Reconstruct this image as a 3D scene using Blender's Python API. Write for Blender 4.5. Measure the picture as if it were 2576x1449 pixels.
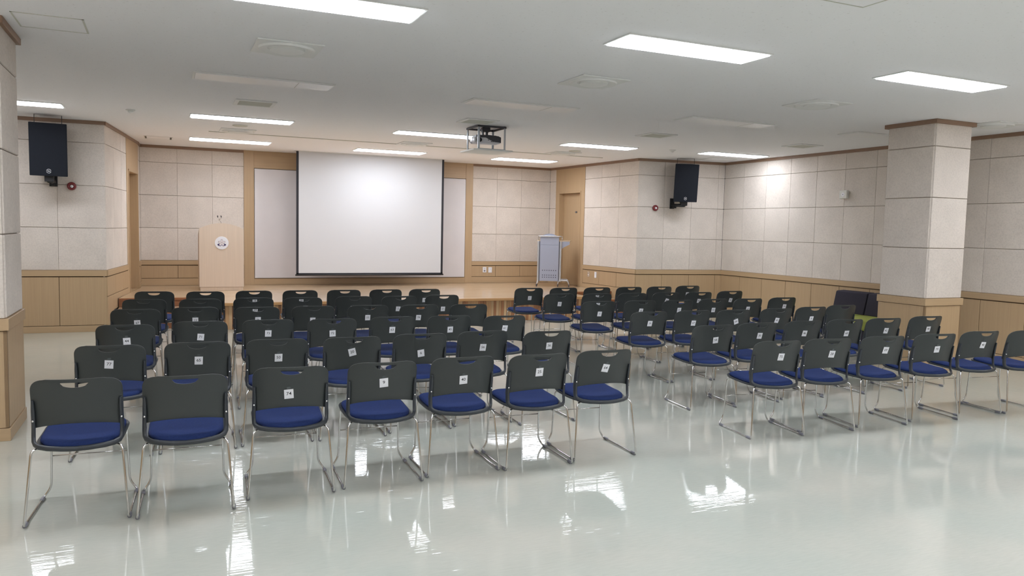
import bpy, bmesh, math, random
from mathutils import Matrix, Vector
random.seed(7)
S = bpy.context.scene
for o in list(bpy.data.objects): bpy.data.objects.remove(o, do_unlink=True)
COL = S.collection
PI = math.pi
# ------------------------------------------------------------------ camera
YAW, PITCH, ROLL, FPX, CH = 0.42419394, -0.07600133, 0.02212376, 1937.6, 1.60
fw = Vector((math.sin(YAW)*math.cos(PITCH), math.cos(YAW)*math.cos(PITCH), math.sin(PITCH)))
r0 = Vector((math.cos(YAW), -math.sin(YAW), 0)); u0 = r0.cross(fw)
rr = math.cos(ROLL)*r0 + math.sin(ROLL)*u0
uu = -math.sin(ROLL)*r0 + math.cos(ROLL)*u0
cd = bpy.data.cameras.new('camera'); cam = bpy.data.objects.new('camera', cd); COL.objects.link(cam)
M = Matrix.Identity(4)
for i in range(3):
    M[i][0] = rr[i]; M[i][1] = uu[i]; M[i][2] = -fw[i]
M.translation = (0, 0, CH)
cam.matrix_world = M
cd.sensor_fit = 'HORIZONTAL'; cd.sensor_width = 36; cd.lens = FPX/2576*36
cd.clip_start = 0.02; cd.clip_end = 200
S.camera = cam
# ------------------------------------------------------------------ world, exposure, lamp strength
w = bpy.data.worlds.new('world'); S.world = w; w.use_nodes = True
w.node_tree.nodes['Background'].inputs[0].default_value = (0.8, 0.85, 0.9, 1)
w.node_tree.nodes['Background'].inputs[1].default_value = 0.05
S.view_settings.view_transform = 'Standard'; S.view_settings.look = 'None'
S.view_settings.gamma = 1; S.view_settings.use_curve_mapping = False
S.view_settings.exposure = 0.0
LAMP = 23.3
LAMP_COL = (0.905, 0.955, 1.045)

# ------------------------------------------------------------------ materials
def nt(m):
    m.use_nodes = True
    t = m.node_tree; b = t.nodes['Principled BSDF']; return t, b
def mat(name, col, rough=0.5, metal=0.0, spec=0.5, emit=None, es=0.0, coat=0.0, coatr=0.05, alpha=1.0, trans=0.0, var=0.0, vscale=8.0, bump=0.0, bscale=80.0, stretch=None):
    m = bpy.data.materials.new(name); t, b = nt(m)
    b.inputs['Base Color'].default_value = (*col, 1)
    b.inputs['Roughness'].default_value = rough
    b.inputs['Metallic'].default_value = metal
    b.inputs['Specular IOR Level'].default_value = spec
    b.inputs['Coat Weight'].default_value = coat
    b.inputs['Coat Roughness'].default_value = coatr
    b.inputs['Alpha'].default_value = alpha
    b.inputs['Transmission Weight'].default_value = trans
    if emit:
        b.inputs['Emission Color'].default_value = (*emit, 1); b.inputs['Emission Strength'].default_value = es
    if var or bump:
        tc = t.nodes.new('ShaderNodeTexCoord'); mp = t.nodes.new('ShaderNodeMapping')
        t.links.new(tc.outputs['Object'], mp.inputs[0])
        if stretch: mp.inputs['Scale'].default_value = stretch
    if var:
        n = t.nodes.new('ShaderNodeTexNoise'); n.inputs['Scale'].default_value = vscale; n.inputs['Detail'].default_value = 5
        t.links.new(mp.outputs[0], n.inputs['Vector'])
        r = t.nodes.new('ShaderNodeValToRGB'); r.color_ramp.elements[0].position = 0.3; r.color_ramp.elements[1].position = 0.7
        r.color_ramp.elements[0].color = (*[c*(1-var) for c in col], 1); r.color_ramp.elements[1].color = (*[min(1, c*(1+var)) for c in col], 1)
        t.links.new(n.outputs['Fac'], r.inputs[0]); t.links.new(r.outputs[0], b.inputs['Base Color'])
    if bump:
        n2 = t.nodes.new('ShaderNodeTexNoise'); n2.inputs['Scale'].default_value = bscale; n2.inputs['Detail'].default_value = 4
        t.links.new(mp.outputs[0], n2.inputs['Vector'])
        bp = t.nodes.new('ShaderNodeBump'); bp.inputs['Strength'].default_value = bump; bp.inputs['Distance'].default_value = 0.004
        t.links.new(n2.outputs['Fac'], bp.inputs['Height']); t.links.new(bp.outputs[0], b.inputs['Normal'])
    return m

def fibre_mat(name, col):
    """pressed wood-wool acoustic board: pale with fine flecks and a felt-like relief, a little different from board to board"""
    m = bpy.data.materials.new(name); t, b = nt(m)
    L = t.links.new; N = t.nodes.new
    tc = N('ShaderNodeTexCoord'); oi = N('ShaderNodeObjectInfo')
    ad = N('ShaderNodeVectorMath'); ad.operation = 'MULTIPLY_ADD'
    L(oi.outputs['Random'], ad.inputs[0]); ad.inputs[1].default_value = (37, 37, 37); L(tc.outputs['Object'], ad.inputs[2])
    n1 = N('ShaderNodeTexNoise'); n1.inputs['Scale'].default_value = 55; n1.inputs['Detail'].default_value = 6; n1.inputs['Roughness'].default_value = 0.75
    L(ad.outputs[0], n1.inputs['Vector'])
    r = N('ShaderNodeValToRGB'); e = r.color_ramp.elements
    e[0].position = 0.30; e[0].color = (*[c*0.84 for c in col], 1); e[1].position = 0.56; e[1].color = (*col, 1)
    L(n1.outputs['Fac'], r.inputs[0])
    n2 = N('ShaderNodeTexNoise'); n2.inputs['Scale'].default_value = 3.0; n2.inputs['Detail'].default_value = 3; L(ad.outputs[0], n2.inputs['Vector'])
    mr = N('ShaderNodeMapRange'); mr.inputs[1].default_value = 0.3; mr.inputs[2].default_value = 0.7; mr.inputs[3].default_value = 0.95; mr.inputs[4].default_value = 1.04
    L(n2.outputs['Fac'], mr.inputs[0])
    mo = N('ShaderNodeMapRange'); mo.inputs[3].default_value = 0.975; mo.inputs[4].default_value = 1.025; L(oi.outputs['Random'], mo.inputs[0])
    mm = N('ShaderNodeMath'); mm.operation = 'MULTIPLY'; L(mr.outputs[0], mm.inputs[0]); L(mo.outputs[0], mm.inputs[1])
    vm = N('ShaderNodeVectorMath'); vm.operation = 'SCALE'; L(r.outputs[0], vm.inputs[0]); L(mm.outputs[0], vm.inputs['Scale'])
    L(vm.outputs[0], b.inputs['Base Color'])
    b.inputs['Roughness'].default_value = 0.95; b.inputs['Specular IOR Level'].default_value = 0.15
    bp = N('ShaderNodeBump'); bp.inputs['Strength'].default_value = 0.55; bp.inputs['Distance'].default_value = 0.004
    L(n1.outputs['Fac'], bp.inputs['Height']); L(bp.outputs[0], b.inputs['Normal'])
    return m

def wood_mat(name, col, rough=0.45, axis='Z', amp=0.10, coat=0.0, fine=120.0, perobj=0.0):
    """veneer: grain stretched along one axis of the piece"""
    m = bpy.data.materials.new(name); t, b = nt(m); L = t.links.new; N = t.nodes.new
    tc = N('ShaderNodeTexCoord'); mp = N('ShaderNodeMapping'); oi = N('ShaderNodeObjectInfo')
    sc = {'X': (0.02, 1, 1), 'Y': (1, 0.02, 1), 'Z': (1, 1, 0.02)}[axis]
    mp.inputs['Scale'].default_value = sc
    ad = N('ShaderNodeVectorMath'); ad.operation = 'MULTIPLY_ADD'
    L(oi.outputs['Random'], ad.inputs[0]); ad.inputs[1].default_value = (11, 13, 17); L(tc.outputs['Object'], ad.inputs[2])
    L(ad.outputs[0], mp.inputs[0])
    n = N('ShaderNodeTexNoise'); n.inputs['Scale'].default_value = fine; n.inputs['Detail'].default_value = 5; L(mp.outputs[0], n.inputs['Vector'])
    r = N('ShaderNodeValToRGB'); e = r.color_ramp.elements
    e[0].position = 0.3; e[0].color = (*[c*(1-amp) for c in col], 1); e[1].position = 0.7; e[1].color = (*[min(1, c*(1+amp*0.7)) for c in col], 1)
    L(n.outputs['Fac'], r.inputs[0])
    if perobj:
        mo = N('ShaderNodeMapRange'); mo.inputs[3].default_value = 1-perobj; mo.inputs[4].default_value = 1+perobj; L(oi.outputs['Random'], mo.inputs[0])
        vm = N('ShaderNodeVectorMath'); vm.operation = 'SCALE'; L(r.outputs[0], vm.inputs[0]); L(mo.outputs[0], vm.inputs['Scale']); L(vm.outputs[0], b.inputs['Base Color'])
    else: L(r.outputs[0], b.inputs['Base Color'])
    b.inputs['Roughness'].default_value = rough; b.inputs['Coat Weight'].default_value = coat; b.inputs['Coat Roughness'].default_value = 0.12
    return m

def floor_mat():
    m = bpy.data.materials.new('waxed_vinyl_floor'); t, b = nt(m); L = t.links.new; N = t.nodes.new
    tc = N('ShaderNodeTexCoord')
    n1 = N('ShaderNodeTexNoise'); n1.inputs['Scale'].default_value = 0.9; n1.inputs['Detail'].default_value = 4; L(tc.outputs['Object'], n1.inputs['Vector'])
    r = N('ShaderNodeValToRGB'); e = r.color_ramp.elements
    e[0].position = 0.35; e[0].color = (0.475, 0.505, 0.445, 1); e[1].position = 0.65; e[1].color = (0.555, 0.545, 0.475, 1)
    L(n1.outputs['Fac'], r.inputs[0])
    # fine directional flecks of the vinyl
    mp = N('ShaderNodeMapping'); mp.inputs['Rotation'].default_value = (0, 0, 0.5); mp.inputs['Scale'].default_value = (14, 90, 1); L(tc.outputs['Object'], mp.inputs[0])
    n2 = N('ShaderNodeTexNoise'); n2.inputs['Scale'].default_value = 1.0; n2.inputs['Detail'].default_value = 5; L(mp.outputs[0], n2.inputs['Vector'])
    mr = N('ShaderNodeMapRange'); mr.inputs[1].default_value = 0.3; mr.inputs[2].default_value = 0.7; mr.inputs[3].default_value = 0.955; mr.inputs[4].default_value = 1.03; L(n2.outputs['Fac'], mr.inputs[0])
    vm = N('ShaderNodeVectorMath'); vm.operation = 'SCALE'; L(r.outputs[0], vm.inputs[0]); L(mr.outputs[0], vm.inputs['Scale']); L(vm.outputs[0], b.inputs['Base Color'])
    b.inputs['Roughness'].default_value = 0.5; b.inputs['Specular IOR Level'].default_value = 0.4
    b.inputs['Coat Weight'].default_value = 1.0; b.inputs['Coat Roughness'].default_value = 0.035; b.inputs['Coat IOR'].default_value = 1.62
    # wax relief: slow waves and short brush ripples, seen only in the gloss
    mp3 = N('ShaderNodeMapping'); mp3.inputs['Scale'].default_value = (2.6, 62, 1); mp3.inputs['Rotation'].default_value = (0, 0, 0.12); L(tc.outputs['Object'], mp3.inputs[0])
    n3 = N('ShaderNodeTexNoise'); n3.inputs['Scale'].default_value = 1.0; n3.inputs['Detail'].default_value = 3; L(mp3.outputs[0], n3.inputs['Vector'])
    n4 = N('ShaderNodeTexNoise'); n4.inputs['Scale'].default_value = 2.2; n4.inputs['Detail'].default_value = 2; L(tc.outputs['Object'], n4.inputs['Vector'])
    b1 = N('ShaderNodeBump'); b1.inputs['Strength'].default_value = 0.35; b1.inputs['Distance'].default_value = 0.0012; L(n3.outputs['Fac'], b1.inputs['Height'])
    b2 = N('ShaderNodeBump'); b2.inputs['Strength'].default_value = 0.13; b2.inputs['Distance'].default_value = 0.006; L(n4.outputs['Fac'], b2.inputs['Height']); L(b1.outputs[0], b2.inputs['Normal'])
    L(b2.outputs[0], b.inputs['Coat Normal'])
    return m

def deck_mat():
    """narrow lacquered strips of pale wood laid along x"""
    m = bpy.data.materials.new('stage_strip_floor'); t, b = nt(m); L = t.links.new; N = t.nodes.new
    tc = N('ShaderNodeTexCoord')
    br = N('ShaderNodeTexBrick'); br.inputs['Scale'].default_value = 1.0
    br.inputs['Brick Width'].default_value = 1.1; br.inputs['Row Height'].default_value = 0.062; br.inputs['Mortar Size'].default_value = 0.0012
    br.inputs['Color1'].default_value = (0.62, 0.43, 0.265, 1); br.inputs['Color2'].default_value = (0.74, 0.55, 0.37, 1); br.inputs['Mortar'].default_value = (0.36, 0.22, 0.12, 1)
    br.offset = 0.37; L(tc.outputs['Object'], br.inputs['Vector'])
    mp = N('ShaderNodeMapping'); mp.inputs['Scale'].default_value = (2, 90, 1); L(tc.outputs['Object'], mp.inputs[0])
    n = N('ShaderNodeTexNoise'); n.inputs['Scale'].default_value = 1; n.inputs['Detail'].default_value = 4; L(mp.outputs[0], n.inputs['Vector'])
    mr = N('ShaderNodeMapRange'); mr.inputs[1].default_value = 0.3; mr.inputs[2].default_value = 0.7; mr.inputs[3].default_value = 0.9; mr.inputs[4].default_value = 1.06; L(n.outputs['Fac'], mr.inputs[0])
    vm = N('ShaderNodeVectorMath'); vm.operation = 'SCALE'; L(br.outputs['Color'], vm.inputs[0]); L(mr.outputs[0], vm.inputs['Scale']); L(vm.outputs[0], b.inputs['Base Color'])
    b.inputs['Roughness'].default_value = 0.35; b.inputs['Coat Weight'].default_value = 0.9; b.inputs['Coat Roughness'].default_value = 0.09
    bp = N('ShaderNodeBump'); bp.inputs['Strength'].default_value = 0.3; bp.inputs['Distance'].default_value = 0.002; L(n.outputs['Fac'], bp.inputs['Height']); L(bp.outputs[0], b.inputs['Coat Normal'])
    return m

def ceil_mat():
    m = bpy.data.materials.new('painted_ceiling_board'); t, b = nt(m); L = t.links.new; N = t.nodes.new
    tc = N('ShaderNodeTexCoord')
    n = N('ShaderNodeTexNoise'); n.inputs['Scale'].default_value = 45; n.inputs['Detail'].default_value = 3; n.inputs['Roughness'].default_value = 0.4; L(tc.outputs['Object'], n.inputs['Vector'])
    r = N('ShaderNodeValToRGB'); e = r.color_ramp.elements; e[0].position = 0.27; e[0].color = (0.81, 0.80, 0.80, 1); e[1].position = 0.33; e[1].color = (0.92, 0.915, 0.925, 1)
    L(n.outputs['Fac'], r.inputs[0]); L(r.outputs[0], b.inputs['Base Color']); b.inputs['Roughness'].default_value = 0.8; b.inputs['Specular IOR Level'].default_value = 0.2
    bp = N('ShaderNodeBump'); bp.inputs['Strength'].default_value = 0.25; bp.inputs['Distance'].default_value = 0.002; L(n.outputs['Fac'], bp.inputs['Height']); L(bp.outputs[0], b.inputs['Normal'])
    return m

FIBRE = fibre_mat('acoustic_fibre_board', (0.70, 0.625, 0.555))
VENEER = wood_mat('oak_veneer', (0.475, 0.33, 0.19), 0.42, 'Z', 0.06, fine=60, perobj=0.02)
VENEER_X = wood_mat('oak_veneer_rail', (0.475, 0.33, 0.19), 0.42, 'X', 0.06, fine=60)
CROWN = wood_mat('brown_crown_wood', (0.27, 0.165, 0.105), 0.5, 'X', 0.08)
JOINT = mat('dark_joint', (0.11, 0.065, 0.035), 0.9)
JOINTP = mat('board_joint', (0.52, 0.43, 0.35), 0.9)
FLOOR = floor_mat(); DECK = deck_mat(); CEIL = ceil_mat()
BOARDS = [wood_mat('cladding_wood_%s' % n, c, 0.4, 'Z', 0.22, fine=70, perobj=0.12) for n, c in
          (('tan', (0.50, 0.29, 0.14)), ('brown', (0.30, 0.14, 0.065)), ('pale', (0.58, 0.38, 0.21)), ('red', (0.38, 0.17, 0.075)))]
NOSE = wood_mat('stage_nosing_wood', (0.50, 0.27, 0.11), 0.35, 'X', 0.12, coat=0.4)
RISER = wood_mat('red_brown_riser_wood', (0.30, 0.115, 0.045), 0.35, 'X', 0.15, coat=0.4)
WHITE_METAL = mat('white_painted_metal', (0.82, 0.83, 0.81), 0.45)
VENTBACK = mat('vent_filter', (0.42, 0.42, 0.36), 0.8, var=0.25, vscale=9)
VENTSLAT = mat('vent_slat', (0.60, 0.60, 0.53), 0.55)
DARKGAP = mat('dark_gap', (0.16, 0.15, 0.13), 0.9)
LIT = mat('lit_diffuser', (0.9, 0.9, 0.9), 0.5, emit=LAMP_COL, es=LAMP)
UNLIT = mat('unlit_diffuser', (0.90, 0.90, 0.90), 0.3)
PLASTIC = mat('charcoal_plastic', (0.037, 0.042, 0.042), 0.36, bump=0.15, bscale=700)
RIM = mat('slate_plastic', (0.034, 0.039, 0.046), 0.38)
BLUE = mat('royal_blue_fabric', (0.015, 0.029, 0.108), 0.9, spec=0.2, var=0.12, vscale=120, bump=0.3, bscale=500)
CHROME = mat('chrome_tube', (0.60, 0.595, 0.585), 0.11, metal=1.0)
BOLT = mat('bright_bolt', (0.85, 0.85, 0.85), 0.25, metal=0.9)
GLIDE = mat('translucent_grey_glide', (0.20, 0.20, 0.23), 0.35)
CARD = mat('white_card', (0.80, 0.80, 0.84), 0.6)
CARDEDGE = mat('card_rule', (0.45, 0.45, 0.50), 0.6)
INK = mat('black_ink', (0.02, 0.02, 0.025), 0.6)
TAPE = mat('clear_tape', (0.085, 0.095, 0.098), 0.15)
SPK = mat('speaker_grille', (0.008, 0.010, 0.015), 0.8, spec=0.25, bump=0.5, bscale=600)
SPKBOX = mat('speaker_cabinet', (0.028, 0.028, 0.030), 0.5)
BLACKM = mat('black_metal', (0.012, 0.012, 0.014), 0.45)
SILVER = mat('silver_emblem', (0.75, 0.76, 0.78), 0.3, metal=0.6)
RED = mat('alarm_red', (0.19, 0.022, 0.025), 0.4)
SCREEN = mat('projection_fabric', (0.62, 0.62, 0.63), 0.9, spec=0.1)
BORDER = mat('screen_black_border', (0.018, 0.018, 0.024), 0.6)
BOARDW = mat('pale_wall_board', (0.70, 0.66, 0.66), 0.55, var=0.02, vscale=3)
MAPLE = wood_mat('maple_laminate', (0.66, 0.535, 0.42), 0.45, 'Z', 0.05, fine=60)
NAVY = mat('navy_print', (0.022, 0.010, 0.10), 0.5)
BROWNINK = mat('brown_print', (0.13, 0.04, 0.05), 0.5)
PETAL = mat('petal_print', (0.74, 0.68, 0.70), 0.5)
GREYM = mat('blue_grey_metal', (0.33, 0.35, 0.43), 0.4)
GREYD = mat('dark_blue_grey', (0.13, 0.14, 0.18), 0.5)
TUBE = mat('satin_tube', (0.60, 0.61, 0.64), 0.25, metal=0.7)
HOLE = mat('dark_hole', (0.02, 0.02, 0.025), 0.8)
BEECH = mat('beech_top', (0.62, 0.49, 0.35), 0.4)
BENCHD = mat('dark_violet_grey_fabric', (0.042, 0.038, 0.052), 0.9, spec=0.2, bump=0.4, bscale=300)
LIME = mat('lime_fabric', (0.30, 0.33, 0.075), 0.85, spec=0.25, bump=0.3, bscale=300)
SOCKET = mat('white_socket_plastic', (0.80, 0.79, 0.80), 0.35)
SOCKD = mat('socket_grey', (0.22, 0.21, 0.24), 0.5)
CLEARP = mat('clear_cover', (0.55, 0.45, 0.36), 0.1)
OFFW = mat('off_white_box', (0.68, 0.66, 0.60), 0.5)
PROJW = mat('projector_shell', (0.66, 0.66, 0.70), 0.35)
PROJD = mat('projector_dark', (0.04, 0.04, 0.05), 0.45)
ALU = mat('aluminium_angle', (0.42, 0.45, 0.48), 0.35, metal=0.5)
GLASS = mat('lens_glass', (0.02, 0.02, 0.03), 0.05)

# ------------------------------------------------------------------ mesh helpers
def tag(o, label=None, cat=None, group=None, kind=None):
    if label: o['label'] = label
    if cat: o['category'] = cat
    if group: o['group'] = group
    if kind: o['kind'] = kind
    return o
def link(name, me, parent=None, loc=None, rot=None):
    o = bpy.data.objects.new(name, me); COL.objects.link(o)
    if parent is not None: o.parent = parent
    if loc is not None: o.location = loc
    if rot is not None: o.rotation_euler = rot
    return o
def empty(name, loc=(0, 0, 0), rz=0.0, label=None, cat=None, group=None):
    o = bpy.data.objects.new(name, None); COL.objects.link(o)
    o.location = loc; o.rotation_euler = (0, 0, rz); o.empty_display_size = 0.1
    return tag(o, label, cat, group)
def mesh(name, V, F, m, smooth=False):
    me = bpy.data.meshes.new(name); me.from_pydata([tuple(v) for v in V], [], F); me.update()
    me.materials.append(m)
    if smooth: me.polygons.foreach_set('use_smooth', [True]*len(me.polygons))
    return me
class MB:
    def __init__(s): s.V = []; s.F = []
    def add(s, V, F):
        k = len(s.V); s.V += [tuple(v) for v in V]; s.F += [tuple(i+k for i in f) for f in F]; return s
    def box(s, x0, x1, y0, y1, z0, z1, c=0.0):
        """box, with chamfered edges when c > 0"""
        if c <= 0:
            V = [(x, y, z) for x in (x0, x1) for y in (y0, y1) for z in (z0, z1)]
            return s.add(V, [(0, 1, 3, 2), (4, 6, 7, 5), (0, 4, 5, 1), (2, 3, 7, 6), (0, 2, 6, 4), (1, 5, 7, 3)])
        bm = bmesh.new(); bmesh.ops.create_cube(bm, size=1)
        bmesh.ops.scale(bm, vec=(x1-x0, y1-y0, z1-z0), verts=bm.verts)
        bmesh.ops.translate(bm, vec=((x0+x1)/2, (y0+y1)/2, (z0+z1)/2), verts=bm.verts)
        bmesh.ops.bevel(bm, geom=list(bm.edges), offset=c, segments=2 if c > 0.006 else 1, affect='EDGES', profile=0.5)
        bm.verts.index_update()
        V = [v.co[:] for v in bm.verts]; F = [tuple(v.index for v in f.verts) for f in bm.faces]; bm.free()
        return s.add(V, F)
    def prism(s, pts, axis, a, b):
        """extrude a closed 2D outline between a and b along an axis; pts are the two other coordinates in x,y,z order"""
        n = len(pts)
        def p(q, t): return {'x': (t, q[0], q[1]), 'y': (q[0], t, q[1]), 'z': (q[0], q[1], t)}[axis]
        V = [p(q, a) for q in pts] + [p(q, b) for q in pts]
        F = [tuple(range(n))[::-1], tuple(range(n, 2*n))] + [(i, (i+1) % n, n+(i+1) % n, n+i) for i in range(n)]
        return s.add(V, F)
    def lathe(s, prof, n=32, c=(0, 0, 0), axis='z', cap=True):
        V = []; F = []
        for r, h in prof:
            for i in range(n):
                a = 2*PI*i/n; x, y = r*math.cos(a), r*math.sin(a)
                p = (x, y, h) if axis == 'z' else ((x, h, y) if axis == 'y' else (h, x, y))
                V.append((p[0]+c[0], p[1]+c[1], p[2]+c[2]))
        for j in range(len(prof)-1):
            for i in range(n): F.append((j*n+i, j*n+(i+1) % n, (j+1)*n+(i+1) % n, (j+1)*n+i))
        if cap: F.append(tuple(range(n))); F.append(tuple(range((len(prof)-1)*n, len(prof)*n)))
        return s.add(V, F)
    def tube(s, pts, r, n=8, closed=False):
        P = [Vector(p) for p in pts]; k = len(P); V = []; F = []
        up = Vector((0.13, 0.21, 0.97))
        prev = None
        for i in range(k):
            if closed: t = (P[(i+1) % k]-P[i-1])
            else: t = P[min(i+1, k-1)]-P[max(i-1, 0)]
            t.normalize()
            if prev is None:
                a = t.cross(up)
                if a.length < 1e-3: a = t.cross(Vector((1, 0, 0)))
            else: a = prev - t*prev.dot(t)
            a.normalize(); prev = a; b = t.cross(a)
            rad = r[i] if isinstance(r, (list, tuple)) else r
            for j in range(n):
                q = P[i]+(a*math.cos(2*PI*j/n)+b*math.sin(2*PI*j/n))*rad; V.append(q[:])
        m = k if closed else k-1
        for i in range(m):
            for j in range(n):
                i2 = (i+1) % k
                F.append((i*n+j, i*n+(j+1) % n, i2*n+(j+1) % n, i2*n+j))
        if not closed: F.append(tuple(range(n))[::-1]); F.append(tuple(range((k-1)*n, k*n)))
        return s.add(V, F)
    def me(s, name, m, smooth=False):
        me = mesh(name, s.V, s.F, m, smooth)
        bm = bmesh.new(); bm.from_mesh(me); bmesh.ops.recalc_face_normals(bm, faces=bm.faces); bm.to_mesh(me); bm.free()
        if smooth: me.polygons.foreach_set('use_smooth', [True]*len(me.polygons))
        return me
    def obj(s, name, m, parent=None, smooth=False, loc=None, rot=None): return link(name, s.me(name, m, smooth), parent, loc, rot)
def auto(o, deg=35):
    """smooth shading with sharp edges kept above an angle"""
    me = o.data if hasattr(o, 'data') else o
    me.polygons.foreach_set('use_smooth', [True]*len(me.polygons))
    bm = bmesh.new(); bm.from_mesh(me)
    for e in bm.edges:
        if len(e.link_faces) == 2 and e.calc_face_angle(0) > math.radians(deg): e.smooth = False
    bm.to_mesh(me); bm.free(); return o
def roundpath(pts, r, seg=4, closed=False):
    P = [Vector(p) for p in pts]; n = len(P); out = []
    for i in range(n):
        if not closed and i in (0, n-1): out.append(P[i]); continue
        a, b, c = P[i-1], P[i], P[(i+1) % n]
        rad = r[i] if isinstance(r, (list, tuple)) else r
        d1 = (a-b); d2 = (c-b); l = min(rad, d1.length*0.45, d2.length*0.45)
        s, e = b+d1.normalized()*l, b+d2.normalized()*l
        for k in range(seg+1):
            t = k/seg; out.append(s*(1-t)**2+b*2*t*(1-t)+e*t*t)
    return out
_tc = {}
def text_mesh(txt, size, m, bold=0.0, extrude=0.0003):
    key = (txt, size, m.name)
    if key in _tc: return _tc[key]
    c = bpy.data.curves.new('txt', 'FONT'); c.body = txt; c.size = size; c.align_x = 'CENTER'; c.align_y = 'CENTER'; c.offset = bold; c.extrude = extrude; c.resolution_u = 3
    o = bpy.data.objects.new('txt', c); COL.objects.link(o)
    dg = bpy.context.evaluated_depsgraph_get(); dg.update()
    me = bpy.data.meshes.new_from_object(o.evaluated_get(dg)); me.name = 'number'
    me.materials.clear(); me.materials.append(m)
    bpy.data.objects.remove(o, do_unlink=True); bpy.data.curves.remove(c)
    _tc[key] = me; return me
# ================================================================== ROOM
H = 2.995; WT = 0.885
ZR = [0.885, 1.485, 2.085, 2.685, 2.968]
pm = {}
def panel_mesh(kind, w, h, t, c, m):
    k = (kind, round(w, 3), round(h, 3))
    if k not in pm: pm[k] = MB().box(0, w, 0, t, 0, h, c).me(kind, m)
    return pm[k]
class Wall:
    """a straight stretch of wall from P to Q, the room on its right hand; local x along it, local y into it"""
    def __init__(s, name, P, Q, solid=True):
        s.P = Vector((*P, 0)); s.Q = Vector((*Q, 0)); d = s.Q-s.P; s.L = d.length; s.rot = math.atan2(d.y, d.x)
        s.o = MB().box(0, s.L, 0.022, 0.15, 0, H).obj(name, JOINTP, None, loc=s.P, rot=(0, 0, s.rot)) if solid else None
        if s.o: s.o['kind'] = 'structure'
    def acoustic(s, seams, rows=ZR):
        for a, b in zip(seams[:-1], seams[1:]):
            for z0, z1 in zip(rows[:-1], rows[1:]):
                g, gz = 0.0014, 0.0028
                me = panel_mesh('acoustic_panel', b-a-2*g, z1-z0-2*gz, 0.024, 0.0025, FIBRE)
                link('acoustic_panel', me, s.o, (a+g, 0, z0+gz))
    def wains(s, seams, zb=0.095, base=True, a0=None, a1=None):
        a0 = seams[0] if a0 is None else a0; a1 = seams[-1] if a1 is None else a1
        MB().box(a0, a1, -0.0, 0.0225, zb-0.02, 0.80).obj('wainscot_backing', JOINT, s.o, loc=(0, 0.004, 0))
        for a, b in zip(seams[:-1], seams[1:]):
            g = 0.0035
            me = panel_mesh('wainscot_panel', b-a-2*g, 0.790-zb-2*g, 0.012, 0.0012, VENEER)
            link('wainscot_panel', me, s.o, (a+g, -0.006, zb+g))
        MB().box(a0, a1, -0.018, 0.022, 0.80, WT, 0.002).obj('wainscot_rail', VENEER_X, s.o)
        if base: MB().box(a0, a1, -0.010, 0.022, zb-0.095, zb-0.004, 0.002).obj('base_board', VENEER_X, s.o)
    def crown(s, a0=0, a1=None, p=0.02):
        MB().box(a0, s.L if a1 is None else a1, -p, 0.022, 2.945, H, 0.003).obj('crown_trim', CROWN, s.o)
def steps(a, b, w=0.6):
    n = max(1, int(round((b-a)/w))); return [a+(b-a)*i/n for i in range(n+1)]

# floor and ceiling
tag(MB().box(-2.9, 10.2, -3.1, 15.9, -0.1, 0.0).obj('floor', FLOOR), kind='structure')
tag(MB().box(-2.9, 10.2, -3.1, 15.9, H, H+0.1).obj('ceiling', CEIL), kind='structure')

wl = Wall('wall_left', (-2.75, -3.0), (-2.75, 12.56)); sm = steps(0, wl.L); wl.acoustic(sm); wl.wains(sm); wl.crown()
wr = Wall('wall_left_return', (-2.75, 12.56), (-0.765, 12.48))
xs = [0, 0.785, 1.385, wr.L]; wr.acoustic(xs); wr.wains(xs); wr.crown()
ws = Wall('wall_left_splay', (-0.765, 12.48), (-0.56, 14.10))
xs = [0, 0.6, 1.2, ws.L]; ws.acoustic(xs); ws.crown()
# the wainscot of the splayed wall steps up with the stage stairs
ws.wains(xs, zb=0.505, base=False)
for a, b, z0, z1 in ((0, 0.14, 0.0, 0.50), (0.14, 0.44, 0.137, 0.50), (0.44, 0.74, 0.273, 0.50), (0.74, ws.L, 0.41, 0.50)):
    MB().box(a, b, -0.006, 0.022, z0, z1+0.0, 0.001).obj('wainscot_infill', VENEER, ws.o)
# doorways left and right of the stage
def doorwall(name, P, Q, o0, o1, top, depth, knob):
    W = Wall(name, P, Q, solid=False)
    L = W.L
    W.o = MB().box(0, o0, -0.004, 0.15, 0.41, H).box(o1, L, -0.004, 0.15, 0.41, H).box(o0, o1, -0.004, 0.15, top, H).box(o0-0.05, o1+0.05, depth+0.045, depth+0.10, 0.41, top+0.05).obj(name, VENEER, None, loc=W.P, rot=(0, 0, W.rot))
    W.o['kind'] = 'structure'
    MB().box(o0-0.001, o1+0.001, 0.006, depth+0.05, 0.385, 0.4095).obj('door_sill', VENEER_X, W.o)
    for a, b, z0, z1 in ((o0, o0+0.035, 0.41, top), (o1-0.035, o1, 0.41, top), (o0, o1, top-0.035, top)):
        MB().box(a, b, -0.012, depth, z0, z1, 0.002).obj('door_frame_member', VENEER, W.o)
    return W
W1 = doorwall('wall_left_door_surround', (-0.56, 14.10), (-0.42, 15.22), 0.16, 1.09, 2.455, 0.24, None)
W2 = doorwall('wall_right_door_surround', (8.005, 15.44), (8.078, 14.27), 0.13, 1.04, 2.445, 0.12, None)
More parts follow.
